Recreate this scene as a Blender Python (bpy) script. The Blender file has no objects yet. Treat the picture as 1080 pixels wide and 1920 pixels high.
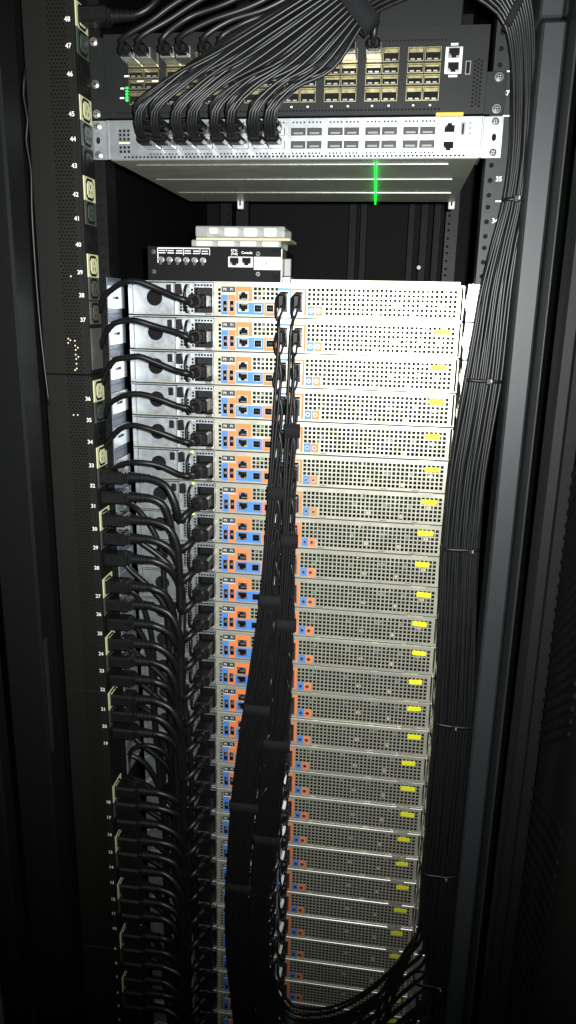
import bpy, math, random
from mathutils import Vector, Matrix
random.seed(7)
sc = bpy.context.scene
col = sc.collection
MM = 0.001
Z0 = 1.52                      # height of the top of rack unit 32 above the floor (m)
U = 44.45

# ------------------------------------------------------------------ camera
CF, CYAW, CPIT, CROLL = 1397.061, 0.133628, -0.268184, 0.021242
CP = Vector((134.584, -945.179, -33.424))
_fw = Vector((-math.sin(CYAW)*math.cos(CPIT), math.cos(CYAW)*math.cos(CPIT), math.sin(CPIT)))
_r0 = Vector((math.cos(CYAW), math.sin(CYAW), 0)); _u0 = _r0.cross(_fw)
_rt = math.cos(CROLL)*_r0 + math.sin(CROLL)*_u0
_up = -math.sin(CROLL)*_r0 + math.cos(CROLL)*_u0
cd = bpy.data.cameras.new('camera'); cam = bpy.data.objects.new('camera', cd); col.objects.link(cam)
cd.sensor_fit = 'VERTICAL'; cd.sensor_height = 36.0; cd.lens = CF/1920*36.0
cd.clip_start = 0.01; cd.clip_end = 60
def W(v): return Vector((v[0]*MM, v[1]*MM, v[2]*MM + Z0))
cam.matrix_world = Matrix.Translation(W(CP)) @ Matrix((_rt, _up, -_fw)).transposed().to_4x4()
sc.camera = cam
def at(px, py, Y):
    """measured photo point on the depth plane Y (mm) -> rack millimetres"""
    d = _fw + _rt*((px-540)/CF) + _up*((960-py)/CF)
    return CP + d*((Y-CP.y)/d.y)

# ------------------------------------------------------------------ light: the phone's flash beside the lens, in a dark aisle
w = bpy.data.worlds.new('World'); sc.world = w; w.use_nodes = True
bg = w.node_tree.nodes['Background']; bg.inputs[0].default_value = (0.8, 0.9, 1.0, 1); bg.inputs[1].default_value = 0.0025
ld = bpy.data.lights.new('flash', 'SPOT'); ld.energy = 86; ld.color = (0.97, 1.0, 0.98)
ld.shadow_soft_size = 0.006; ld.spot_size = math.radians(116); ld.spot_blend = 1.0
flash = bpy.data.objects.new('flash', ld); col.objects.link(flash)
_lp = CP + _rt*22 + _up*16
flash.location = W(_lp)
_aim = at(660, 570, 40) - _lp
flash.rotation_euler = _aim.to_track_quat('-Z', 'Y').to_euler()
sc.view_settings.view_transform = 'Standard'; sc.view_settings.look = 'None'
sc.view_settings.exposure = 0.0; sc.view_settings.gamma = 1.0
try: sc.view_settings.use_curve_mapping = False
except Exception: pass
sc.cycles.use_denoising = True
sc.cycles.max_bounces = 6; sc.cycles.glossy_bounces = 3; sc.cycles.diffuse_bounces = 3
sc.cycles.transmission_bounces = 6; sc.cycles.caustics_reflective = False; sc.cycles.caustics_refractive = False
sc.cycles.sample_clamp_indirect = 3.0

# ------------------------------------------------------------------ materials
MATS = {}
def mat(name, base, rough=0.5, metal=0.0, spec=0.5, var=0.0, vscale=300.0, rvar=0.0, bump=0.0, bscale=900.0, emit=None, estr=0.0, trans=0.0, coat=0.0, alpha=None):
    m = bpy.data.materials.new(name); m.use_nodes = True
    nt = m.node_tree; b = nt.nodes['Principled BSDF']
    b.inputs['Base Color'].default_value = (*base, 1); b.inputs['Roughness'].default_value = rough
    b.inputs['Metallic'].default_value = metal; b.inputs['Specular IOR Level'].default_value = spec
    if trans: b.inputs['Transmission Weight'].default_value = trans
    if alpha is not None: b.inputs['Alpha'].default_value = alpha
    if coat: b.inputs['Coat Weight'].default_value = coat
    if emit: b.inputs['Emission Color'].default_value = (*emit, 1); b.inputs['Emission Strength'].default_value = estr
    tc = nt.nodes.new('ShaderNodeTexCoord'); oi = nt.nodes.new('ShaderNodeObjectInfo')
    ad = nt.nodes.new('ShaderNodeVectorMath'); ad.operation = 'ADD'
    nt.links.new(tc.outputs['Object'], ad.inputs[0]); nt.links.new(oi.outputs['Random'], ad.inputs[1])
    if var or rvar:
        n = nt.nodes.new('ShaderNodeTexNoise'); n.inputs['Scale'].default_value = vscale; n.inputs['Detail'].default_value = 4
        nt.links.new(ad.outputs[0], n.inputs['Vector'])
        if var:
            mx = nt.nodes.new('ShaderNodeMix'); mx.data_type = 'RGBA'
            mx.inputs[6].default_value = (*[max(0, c*(1-var)) for c in base], 1); mx.inputs[7].default_value = (*[min(1, c*(1+var)) for c in base], 1)
            nt.links.new(n.outputs['Fac'], mx.inputs[0]); nt.links.new(mx.outputs[2], b.inputs['Base Color'])
        if rvar:
            mr = nt.nodes.new('ShaderNodeMapRange'); mr.inputs['To Min'].default_value = max(.05, rough-rvar); mr.inputs['To Max'].default_value = min(1, rough+rvar)
            nt.links.new(n.outputs['Fac'], mr.inputs['Value']); nt.links.new(mr.outputs[0], b.inputs['Roughness'])
    if bump:
        n2 = nt.nodes.new('ShaderNodeTexNoise'); n2.inputs['Scale'].default_value = bscale; n2.inputs['Detail'].default_value = 2
        bp = nt.nodes.new('ShaderNodeBump'); bp.inputs['Strength'].default_value = bump; bp.inputs['Distance'].default_value = 0.0006
        nt.links.new(ad.outputs[0], n2.inputs['Vector']); nt.links.new(n2.outputs['Fac'], bp.inputs['Height']); nt.links.new(bp.outputs[0], b.inputs['Normal'])
    MATS[name] = m
    return m
mat('zinc', (.64, .62, .51), .33, .60, var=.12, vscale=45, rvar=.07)
mat('lip_steel', (.70, .69, .64), .35, .6)
mat('port_dark', (.03, .03, .03), .5, 0, .4)
mat('post_grey', (.017, .0192, .021), .46, 0, .4, var=.25, vscale=500, bump=.3, bscale=1300)
mat('web_blue', (.16, .18, .23), .5, .5, var=.1)
mat('zinc_cool', (.60, .63, .66), .38, .90, var=.10, vscale=120, rvar=.10)
mat('nickel', (.72, .72, .70), .30, .9, var=.1, vscale=200, rvar=.08)
mat('steel_white', (.54, .565, .59), .32, .78, var=.08, vscale=90, rvar=.08)
mat('under_steel', (.46, .47, .38), .38, .35, var=.15, vscale=40, rvar=.08)
mat('powder_black', (.0042, .0044, .0044), .52, 0, .15, var=.25, vscale=400, bump=.3, bscale=1300)
mat('powder_grey', (.014, .015, .0155), .46, 0, .28, var=.2, vscale=400, bump=.3, bscale=1300)
mat('panel_black', (.004, .004, .004), .65, 0, .15, var=.3, vscale=60, bump=.2)
mat('switch_dark', (.0095, .010, .010), .5, .0, .25, var=.2, vscale=200, bump=.2)
mat('pdu_body', (.0085, .0082, .007), .55, 0, .22, var=.15, vscale=100, bump=.2, bscale=900)
mat('plastic_black', (.005, .005, .005), .45, 0, .3, var=.3, vscale=200, rvar=.06)
mat('plug_black', (.006, .006, .0058), .44, 0, .32, var=.2, vscale=150, rvar=.1, bump=.2, bscale=600)
mat('cable_black', (.0065, .0065, .007), .42, 0, .4, var=.3, vscale=60, rvar=.06)
mat('cord_black', (.005, .005, .005), .42, 0, .35, var=.3, vscale=60, rvar=.06)
mat('velcro', (.010, .010, .011), .9, 0, .2, var=.4, vscale=900, bump=.8, bscale=1500)
mat('void', (.004, .004, .004), .8, 0, .2)
mat('blue', (.07, .23, .66), .5, 0, .4, var=.06, vscale=80)
mat('orange', (.83, .22, .065), .5, 0, .4, var=.06, vscale=80)
mat('yellow', (.80, .78, .02), .5, 0, .4, var=.06, vscale=80)
mat('white', (.78, .78, .76), .5, 0, .4, var=.04, vscale=80)
mat('print_white', (.80, .80, .78), .6, 0, .3)
mat('cream', (.72, .70, .42), .45, 0, .5, var=.05, vscale=80)
mat('blue_grey', (.055, .07, .055), .45, 0, .5, var=.1, vscale=80)
mat('warm_grey', (.09, .088, .075), .45, 0, .5, var=.1, vscale=80)
mat('gold', (.46, .41, .22), .34, .85, var=.2, vscale=200, rvar=.1)
mat('pcb', (.006, .013, .008), .6, 0, .12, var=.5, vscale=120)
mat('comp_grey', (.20, .20, .19), .45, .3)
mat('comp_tan', (.55, .48, .32), .5, 0)
mat('comp_green', (.10, .28, .12), .5, 0)
mat('led_green', (.0, .5, .05), .4, emit=(.02, 1, .06), estr=5.0)
mat('streak_glow', (.0, .25, .02), .4, emit=(.0, 1, .04), estr=6.0)  # glow of the added rods that imitate a green reflection
mat('led_lime', (.4, .6, .0), .4, emit=(.75, 1, .05), estr=2.2)
mat('led_warm', (.6, .5, .3), .4, emit=(1, .9, .82), estr=.35)
mat('clear', (.9, .92, .86), .12, 0, .8, alpha=.30)
mat('amber', (.80, .50, .05), .45, 0)
mat('floor_tile', (.22, .22, .21), .5, 0, .4, var=.15, vscale=40)
# perforated pressed sheet of the power strip's vented face: fine dots of a hexagonal punch, too small to build singly
def dots(name, base):
    m = mat(name, base, .5, 0, .5); nt = m.node_tree; b = nt.nodes['Principled BSDF']
    tc = nt.nodes.new('ShaderNodeTexCoord'); sx = nt.nodes.new('ShaderNodeSeparateXYZ'); nt.links.new(tc.outputs['Object'], sx.inputs[0])
    def M(op, a, bb=None, c=None):
        n = nt.nodes.new('ShaderNodeMath'); n.operation = op
        for i, v in enumerate((a, bb, c)):
            if v is None: continue
            if isinstance(v, (int, float)): n.inputs[i].default_value = v
            else: nt.links.new(v, n.inputs[i])
        return n.outputs[0]
    p = .0045
    def grid(ox, oz):
        u = M('SUBTRACT', M('FRACT', M('DIVIDE', M('ADD', sx.outputs[0], ox+1.0), p)), .5)
        v = M('SUBTRACT', M('FRACT', M('DIVIDE', M('ADD', sx.outputs[2], oz+3.0), p*1.73)), .5)
        return M('LESS_THAN', M('ADD', M('MULTIPLY', u, u), M('MULTIPLY', M('MULTIPLY', v, v), 3.0)), .055)
    h = M('MAXIMUM', grid(0, 0), grid(p/2, p*.865))
    inx = M('MULTIPLY', M('GREATER_THAN', sx.outputs[0], -.270), M('LESS_THAN', sx.outputs[0], -.2475))
    h = M('MULTIPLY', h, inx)
    mx = nt.nodes.new('ShaderNodeMix'); mx.data_type = 'RGBA'; nt.links.new(h, mx.inputs[0])
    mx.inputs[6].default_value = (*base, 1); mx.inputs[7].default_value = (.004, .004, .004, 1)
    nt.links.new(mx.outputs[2], b.inputs['Base Color'])
    sp = M('MULTIPLY', M('SUBTRACT', 1.0, h), .3); nt.links.new(sp, b.inputs['Specular IOR Level'])
    return m
dots('pdu_vent', (.0085, .0082, .007))

# ------------------------------------------------------------------ mesh builder (millimetres)
class MB:
    def __init__(s): s.v = []; s.f = []; s.m = []; s.sm = []
    def add(s, vs, fs, m=0, smooth=False):
        o = len(s.v); s.v += [tuple(v) for v in vs]
        for f in fs: s.f.append([o+i for i in f]); s.m.append(m); s.sm.append(smooth)
        return s
    def box(s, x0, x1, y0, y1, z0, z1, m=0, c=0.0):
        if x1 < x0: x0, x1 = x1, x0
        if y1 < y0: y0, y1 = y1, y0
        if z1 < z0: z0, z1 = z1, z0
        lo = (x0, y0, z0); hi = (x1, y1, z1)
        if c <= 0:
            vs = [(x, y, z) for x in (x0, x1) for y in (y0, y1) for z in (z0, z1)]
            return s.add(vs, [(0,1,3,2), (4,6,7,5), (0,4,5,1), (2,3,7,6), (0,2,6,4), (1,5,7,3)], m)
        c = min(c, .45*min(x1-x0, y1-y0, z1-z0))
        idx = {}; vs = []
        for sx in (0, 1):
            for sy in (0, 1):
                for sz in (0, 1):
                    for a in range(3):
                        q = []
                        for k, sg in enumerate((sx, sy, sz)):
                            e = hi[k] if sg else lo[k]
                            if k != a: e += -c if sg else c
                            q.append(e)
                        idx[(sx, sy, sz, a)] = len(vs); vs.append(tuple(q))
        fs = []
        ctr = Vector(((x0+x1)/2, (y0+y1)/2, (z0+z1)/2))
        def F(ids):
            p = [Vector(vs[i]) for i in ids]; n = (p[1]-p[0]).cross(p[2]-p[0]); cc = sum(p, Vector())/len(p)
            fs.append(ids if n.dot(cc-ctr) > 0 else ids[::-1])
        for a in range(3):
            o = [k for k in range(3) if k != a]
            for sg in (0, 1):
                ids = []
                for p, q in ((0,0), (1,0), (1,1), (0,1)):
                    t = [0,0,0]; t[a] = sg; t[o[0]] = p; t[o[1]] = q; ids.append(idx[(*t, a)])
                F(ids)
            for p in (0, 1):
                for q in (0, 1):
                    ids = []
                    for sg, fa in ((0, o[0]), (1, o[0]), (1, o[1]), (0, o[1])):
                        t = [0,0,0]; t[a] = sg; t[o[0]] = p; t[o[1]] = q; ids.append(idx[(*t, fa)])
                    F(ids)
        for sx in (0, 1):
            for sy in (0, 1):
                for sz in (0, 1): F([idx[(sx, sy, sz, a)] for a in range(3)])
        return s.add(vs, fs, m)
    def cyl(s, c, axis, r, ln, n=16, m=0, r2=None, cap=True):
        r2 = r if r2 is None else r2
        a = Vector(axis).normalized(); t = a.orthogonal().normalized(); b = a.cross(t); c = Vector(c)
        vs = []
        for k, rr in ((0, r), (1, r2)):
            for i in range(n):
                th = 2*math.pi*i/n; vs.append(c + a*(ln*k) + t*(rr*math.cos(th)) + b*(rr*math.sin(th)))
        s.add(vs, [(i, (i+1) % n, n+(i+1) % n, n+i) for i in range(n)], m, True)
        if cap:
            s.add(vs[:n], [tuple(range(n))[::-1]], m); s.add(vs[n:], [tuple(range(n))], m)
        return s
    def tube(s, pts, r, n=8, m=0, flat=1.0):
        pts = [Vector(p) for p in pts]; N = len(pts)
        tg = [(pts[min(i+1, N-1)] - pts[max(i-1, 0)]).normalized() for i in range(N)]
        nv = tg[0].orthogonal().normalized(); vs = []
        for i in range(N):
            nv = (nv - tg[i]*nv.dot(tg[i]))
            nv = nv.normalized() if nv.length > 1e-6 else tg[i].orthogonal().normalized()
            b = tg[i].cross(nv); rr = r[i] if isinstance(r, (list, tuple)) else r
            for k in range(n):
                th = 2*math.pi*k/n; vs.append(pts[i] + nv*(rr*math.cos(th)) + b*(rr*math.sin(th)*flat))
        fs = [(i*n+k, i*n+(k+1) % n, (i+1)*n+(k+1) % n, (i+1)*n+k) for i in range(N-1) for k in range(n)]
        fs += [tuple(range(n))[::-1], tuple(range((N-1)*n, N*n))]
        return s.add(vs, fs, m, True)
    def sheet(s, x0, x1, z0, z1, y, th, holes=(), m=0, mh=None):
        """upright sheet facing -y with rectangular punched holes (xa,xb,za,zb)"""
        mh = m if mh is None else mh
        R = lambda v: round(v, 3)
        xs = sorted({R(x0), R(x1), *[R(h[0]) for h in holes], *[R(h[1]) for h in holes]}); zs = sorted({R(z0), R(z1), *[R(h[2]) for h in holes], *[R(h[3]) for h in holes]})
        ix = {v: i for i, v in enumerate(xs)}; iz = {v: i for i, v in enumerate(zs)}
        nx, nz = len(xs), len(zs); hole = set()
        for h in holes:
            for i in range(ix[R(h[0])], ix[R(h[1])]):
                for j in range(iz[R(h[2])], iz[R(h[3])]): hole.add((i, j))
        vs = [(x, y, z) for x in xs for z in zs]; fs = []
        # merge cells upwards in each column
        for i in range(nx-1):
            j = 0
            while j < nz-1:
                if (i, j) in hole: j += 1; continue
                k = j
                while k+1 < nz-1 and (i, k+1) not in hole: k += 1
                fs.append((i*nz+j, (i+1)*nz+j, (i+1)*nz+k+1, i*nz+k+1)); j = k+1
        s.add(vs, fs, m)
        for h in list(holes):
            a, b, c, d = h[:4]
            q = [(a,y,c), (b,y,c), (b,y,d), (a,y,d), (a,y+th,c), (b,y+th,c), (b,y+th,d), (a,y+th,d)]
            s.add(q, [(0,1,5,4), (1,2,6,5), (2,3,7,6), (3,0,4,7)], mh)
        q = [(x0,y,z0), (x1,y,z0), (x1,y,z1), (x0,y,z1), (x0,y+th,z0), (x1,y+th,z0), (x1,y+th,z1), (x0,y+th,z1)]
        return s.add(q, [(0,4,5,1), (1,5,6,2), (2,6,7,3), (3,7,4,0)], m)
    def holeplate(s, x0, x1, z0, z1, y, th, cx, cz, r, n=24, m=0, mh=None, rz=None):
        """upright plate facing -y with one round (or oval) hole"""
        rz = r if rz is None else rz; mh = m if mh is None else mh
        inn = []; out = []
        for i in range(n):
            t = 2*math.pi*(i+.5)/n; dx, dz = math.cos(t), math.sin(t)
            inn.append((cx+r*dx, y, cz+rz*dz))
            k = min(((x1-cx)/dx if dx > 0 else (x0-cx)/dx) if abs(dx) > 1e-9 else 1e9, ((z1-cz)/dz if dz > 0 else (z0-cz)/dz) if abs(dz) > 1e-9 else 1e9)
            out.append((cx+k*dx, y, cz+k*dz))
        cor = {'a': (x1, y, z1), 'b': (x0, y, z1), 'c': (x0, y, z0), 'd': (x1, y, z0)}
        fs = []; vs = inn+out
        for i in range(n):
            j = (i+1) % n; f = [i, n+i]
            p, q = out[i], out[j]
            if abs(p[0]-q[0]) > 1e-6 and abs(p[2]-q[2]) > 1e-6:
                best = min(cor.values(), key=lambda c: abs(c[0]-p[0])+abs(c[2]-p[2])+abs(c[0]-q[0])+abs(c[2]-q[2]))
                vs = vs+[best]; f.append(len(vs)-1)
            f += [n+j, j]; fs.append(f)
        s.add(vs, fs, m)
        bk = [(p[0], y+th, p[2]) for p in inn]
        return s.add(inn+bk, [(i, (i+1) % n, n+(i+1) % n, n+i) for i in range(n)], mh, True)
    def build(s, name, mats, parent=None, base=(0, 0, 0), absolute=True):
        me = bpy.data.meshes.new(name)
        bx, by, bz = base
        me.from_pydata([((x-bx)*MM, (y-by)*MM, (z-bz)*MM) for x, y, z in s.v], [], s.f)
        if isinstance(mats, str): mats = [mats]
        for k in mats: me.materials.append(MATS[k])
        me.polygons.foreach_set('material_index', s.m); me.polygons.foreach_set('use_smooth', s.sm); me.update()
        o = bpy.data.objects.new(name, me); col.objects.link(o)
        if parent is not None: o.parent = parent
        else: o.location = W(base)
        return o
BASE = {}
def tag(o, label=None, cat=None, group=None, kind=None):
    if label: o['label'] = label
    if cat: o['category'] = cat
    if group: o['group'] = group
    if kind: o['kind'] = kind
    return o
def thing(name, label, cat, base, group=None, kind=None):
    o = bpy.data.objects.new(name, None); col.objects.link(o); o.location = W(base); o.empty_display_size = .02
    tag(o, label, cat, group, kind); BASE[o] = tuple(base); return o
def part(name, mb, mats, parent, base=None, kind=None):
    o = mb.build(name, mats, parent, BASE[parent] if base is None else base)
    BASE[o] = BASE[parent] if base is None else base
    if kind: o['kind'] = kind
    return o
def link_mesh(name, me, parent, off=(0, 0, 0)):
    o = bpy.data.objects.new(name, me); col.objects.link(o); o.parent = parent; o.location = Vector(off)*MM
    return o
def copy_tree(o, parent=None):
    c = o.copy(); col.objects.link(c); c.parent = parent
    for ch in o.children: copy_tree(ch, c)
    return c
def text(name, s, size, pos, matname, parent, rot=(math.pi/2, 0, 0), align='CENTER', bold=0.0):
    cu = bpy.data.curves.new(name, 'FONT'); cu.body = s; cu.size = size*MM; cu.align_x = align; cu.align_y = 'CENTER'
    cu.resolution_u = 3; cu.offset = bold*MM; cu.extrude = .05*MM; cu.materials.append(MATS[matname])
    o = bpy.data.objects.new(name, cu); col.objects.link(o); o.parent = parent
    me = bpy.data.meshes.new_from_object(o); me.name = name
    bpy.data.objects.remove(o); bpy.data.curves.remove(cu)
    o = bpy.data.objects.new(name, me); col.objects.link(o); o.parent = parent
    b = BASE[parent]; o.location = Vector((pos[0]-b[0], pos[1]-b[1], pos[2]-b[2]))*MM; o.rotation_euler = rot
    return o
def spline(pts, step=12.0):
    P = [Vector(p) for p in pts]
    P = [P[0]*2-P[1]] + P + [P[-1]*2-P[-2]]; out = []
    for i in range(1, len(P)-2):
        p0, p1, p2, p3 = P[i-1:i+3]
        d1 = max((p1-p0).length, .5)**.5; d2 = max((p2-p1).length, .5)**.5; d3 = max((p3-p2).length, .5)**.5
        m1 = (p1-p0)/d1 - (p2-p0)/(d1+d2) + (p2-p1)/d2
        m2 = (p2-p1)/d2 - (p3-p1)/(d2+d3) + (p3-p2)/d3
        m1 *= d2; m2 *= d2
        n = max(2, int((p2-p1).length/step))
        for k in range(n):
            t = k/n; t2, t3 = t*t, t*t*t
            out.append(p1*(2*t3-3*t2+1) + m1*(t3-2*t2+t) + p2*(-2*t3+3*t2) + m2*(t3-t2))
    out.append(P[-2]); return out
ORD = ['topmost', 'second', 'third', 'fourth', 'fifth', 'sixth', 'seventh', 'eighth', 'ninth', 'tenth', 'eleventh', 'twelfth', 'thirteenth', 'fourteenth', 'fifteenth', 'sixteenth', 'seventeenth', 'eighteenth', 'nineteenth', 'twentieth', 'twenty-first', 'twenty-second', 'twenty-third', 'twenty-fourth', 'twenty-fifth', 'twenty-sixth', 'twenty-seventh', 'twenty-eighth', 'twenty-ninth', 'thirtieth']
def nth(k, what): return ('topmost '+what) if k == 1 else ('%s %s from the top' % (ORD[k-1], what))

YS = 40.6          # plane of the server backs
NS = 29
TENS = ['', '', 'twenty', 'thirty', 'forty']
UNITS = ['', 'one', 'two', 'three', 'four', 'five', 'six', 'seven', 'eight', 'nine', 'ten', 'eleven', 'twelve', 'thirteen', 'fourteen', 'fifteen', 'sixteen', 'seventeen', 'eighteen', 'nineteen']
def words(n): return UNITS[n] if n < 20 else TENS[n//10] + ('-'+UNITS[n % 10] if n % 10 else '')
ZB = -1420.0       # base of the cabinet
# ================================================================== setting: floor
ZF = -1520.0
fl = MB().box(-2500, 2500, -3000, 2500, ZF-20, ZF)
tag(fl.build('floor', 'floor_tile'), kind='structure')

# ================================================================== cabinet
ZT = 520.0
cab = thing('server_cabinet', 'black steel server cabinet with punched mounting rails around the equipment', 'server cabinet', (0, 300, ZF))
part('plinth', MB().box(-322, 322, -60, 900, ZF, ZB, c=2), 'powder_black', cab)
part('side_panel', MB().box(-326, -322.5, -100, 900, ZB, ZT), 'panel_black', cab)
part('side_panel', MB().box(322.5, 326, -100, 900, ZB, ZT), 'panel_black', cab)
part('roof', MB().box(-326, 326, -100, 900, ZT+.5, ZT+8), 'panel_black', cab)
part('front_door', MB().box(-322, 322, 900.5, 906, ZB, ZT), 'panel_black', cab)
def rail_mesh(x0, x1, sgn):
    mb = MB(); zs = []
    for u in range(-31, 11):
        for d in (6.35, 22.225, 38.1): zs.append(u*U + d)
    zs = [z for z in zs if ZB+10 < z < ZT-10]
    xc = 232.55*sgn
    for i, z in enumerate(zs):
        lo = (zs[i-1]+z)/2 if i else ZB; hi = (zs[i+1]+z)/2 if i+1 < len(zs) else ZT
        mb.holeplate(x0, x1, lo, hi, 0, 2.0, xc, z, 2.7, n=12)
    inner = x0 if sgn > 0 else x1
    mb.box(inner-1 if sgn > 0 else inner-1, inner+1, .3, 34, ZB, ZT)
    outer = x1 if sgn > 0 else x0
    mb.box(outer-1, outer+1, .3, 30, ZB, ZT)
    mb.box(x0+2, x1-2, 12, 13, ZB, ZT, m=1)
    return mb
rr = part('mounting_rail', rail_mesh(227, 250, 1), ['powder_grey', 'void'], cab)
rl = part('mounting_rail', rail_mesh(-250, -227, -1), ['powder_black', 'void'], cab)
for src, yy in ((rr, 730), (rl, 730)):
    o = src.copy(); col.objects.link(o); o.parent = cab; o.location = (0, yy*MM, 0)
for n, py, px in ((37, 175, 948.8), (35, 336, 935.2), (34, 414.4, 928)):
    p = at(px, py, -.3); text('unit_number', str(n), 7.2, (p.x, -.4, p.z), 'print_white', cab, bold=.15)
for zz in (222.25, 177.8, 88.9, 44.45):
    part('unit_mark', MB().box(240.5, 248.5, -.4, -.05, zz-.7, zz+.7), 'print_white', cab)
# struts of the frame and cable lacing bars seen in the empty unit above the servers
for x, y0, wd in ((-182, 560, 26), (20, 820, 17), (45, 820, 15), (150, 800, 14), (176, 790, 16), (203, 770, 15)):
    part('brace', MB().box(x, x+wd, y0, y0+14, ZB, ZT, c=1), 'powder_black', cab)
zs_ = at(520, 0, 560).z
# right corner post, its folded flange, left corner post
capz = at(1000, 38, -80).z
part('corner_post', MB().box(262, 286, -80, -30, ZB, capz, c=2.5), 'post_grey', cab)
part('post_cap', MB().box(258, 281, -84, -32, capz+1.2, ZT, c=2), 'post_grey', cab)
part('post_cap', MB().box(282.5, 300, -70, -32, capz+6, ZT, c=2), 'powder_black', cab)
part('post_flange', MB().box(287, 289.8, -122, -60, ZB, ZT, c=.9), 'powder_grey', cab)
part('corner_post', MB().box(-320, -271, -160, -118, ZB, ZT, c=3), 'powder_black', cab)
part('post_flange', MB().box(-345, -322, -190, -164, ZB, ZT, c=3), 'panel_black', cab)
la, lb = at(84, 1198, -165), at(100, 1408, -165)
part('latch_bar', MB().box(la.x, lb.x, -170, -161, lb.z, la.z, c=1.5), 'powder_grey', cab)
# open rear door folded back along the right side: stile and a panel with two fields of slanted slats
door = part('door', MB().box(334, 338, -760, -128, ZB, ZT), 'panel_black', cab)
part('door_stile', MB().box(288, 304, -203, -172, ZB, ZT, c=3.5), 'powder_black', door)
part('door_stile', MB().box(305, 333, -127, -118, ZB, ZT, c=1), 'panel_black', door)
def slat(y0, z0, slope, ln):
    mb = MB(); h = 3.6; dy = -ln/math.sqrt(1+slope*slope); dz = -dy*slope
    a = (y0, z0); b = (y0+dy, z0+dz); vs = []
    for x in (333.7, 330.5):
        k = 1.0 if x > 331 else .55
        vs += [(x, a[0], a[1]-h*k), (x, b[0], b[1]-h*k), (x, b[0], b[1]+h*k), (x, a[0], a[1]+h*k)]
    return mb.add(vs, [(0,1,2,3), (7,6,5,4), (0,4,5,1), (1,5,6,2), (2,6,7,3), (3,7,4,0)])
s_up = None
for i in range(24):
    mb = slat(0, 0, .72, 150)
    if s_up is None: s_up = part('slat', mb, 'powder_black', door, base=(0, 0, 0)); o = s_up
    else: o = link_mesh('slat', s_up.data, door)
    o.location = (0, (-122 - BASE[cab][1])*MM, (-205 - i*14.2 - BASE[cab][2])*MM)
s_dn = None
for i in range(26):
    mb = slat(0, 0, .33, 150)
    if s_dn is None: s_dn = part('slat', mb, 'powder_black', door, base=(0, 0, 0)); o = s_dn
    else: o = link_mesh('slat', s_dn.data, door)
    o.location = (0, (-122 - BASE[cab][1])*MM, (-592 - i*18.0 - BASE[cab][2])*MM)
for o in list(door.children):
    pass
gw = spline([at(47, 130, -60), at(44, 180, -60), at(52, 225, -60), at(49, 260, -60), at(58, 320, -60), at(60, 400, -60), at(74, 600, -50), at(92, 760, -50)], 10)
tag(MB().tube(gw, 1.6, 6).build('ground_wire', 'cable_black'), 'thin black ground wire hanging beside the left edge of the power strip', 'wire')

# ================================================================== vertical power strip
LABPX = {48: (126, 36), 47: (128, 86), 46: (131, 139), 45: (134.5, 214), 44: (137, 261), 43: (139.5, 311), 42: (142, 365), 41: (144.5, 410), 40: (147, 459), 39: (150, 511), 38: (153, 554), 37: (155.5, 600),
 36: (165, 748), 35: (167, 788), 34: (169, 829), 33: (172, 873), 32: (174, 911), 31: (175.5, 949), 30: (178, 992), 29: (180, 1027), 28: (181.5, 1065), 27: (184, 1118), 26: (185.5, 1152), 25: (187.5, 1188), 24: (189.5, 1226), 23: (191, 1258), 22: (192.5, 1293),
 21: (194, 1330), 20: (196, 1362), 19: (198, 1394), 18: (203, 1504), 17: (204, 1533), 16: (205.5, 1565), 15: (207, 1598), 14: (208.5, 1626), 13: (210, 1655), 12: (212, 1686), 11: (213, 1713), 10: (214.5, 1741), 9: (216, 1779), 8: (218, 1806), 7: (219, 1832), 6: (221, 1861), 5: (222.5, 1886), 4: (224, 1912)}
PX, PYF, PYB = -239.0, -45.0, 0.0
strip = thing('power_strip', 'tall black vertical power strip with numbered outlets down the left rail', 'power strip', (-270, -22, ZB))
cuts = [ZT-20, at(150, 703, PYF).z, at(185, 1296, PYF).z, at(205, 1778, PYF).z, ZB+8]
for a, b in zip(cuts[:-1], cuts[1:]):
    mb = MB().box(-300, PX, PYF, PYB, b+.5, a-.5, c=1.6)
    mb.box(-296, PX-3, PYF-.5, PYF, b+1.2, a-1.2, m=1)
    part('housing', mb, ['pdu_body', 'pdu_vent'], strip, base=(0, 0, 0)).location = -Vector((BASE[strip]))*MM
def oct_(w, h, c): return [(-w+c, -h), (w-c, -h), (w, -h+c), (w, h-c), (w-c, h), (-w+c, h), (-w, h-c), (-w, -h+c)]
def outlet_mesh():
    mb = MB().box(0, 1.2, -17.2, 17.2, -13.9, 13.9, c=.5)
    for (w_, h_, c_, x0, x1, m) in ((11.5, 12.2, 4.2, 1.0, 1.5, 1), (9.2, 9.0, 3.4, 1.4, 2.2, 0)):
        o = oct_(w_, h_, c_); n = 8
        vs = [(x0, y, z) for y, z in o] + [(x1, y, z) for y, z in o]
        mb.add(vs, [(i, (i+1) % n, n+(i+1) % n, n+i) for i in range(n)] + [tuple(range(n, 2*n))], m)
    for y, z in ((-3.6, -3.4), (3.6, -3.4), (0, 3.2)): mb.box(2.0, 2.35, y-.8, y+.8, z-2.2, z+2.2, m=1)
    return mb
OM = {}
for nm_, mt in (('cream', 'cream'), ('bluegrey', 'blue_grey'), ('black', 'plastic_black'), ('warm', 'warm_grey')):
    t_ = outlet_mesh().build('outlet', [mt, 'void']); OM[nm_] = t_.data; bpy.data.objects.remove(t_)
OUTZ = {}
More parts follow.
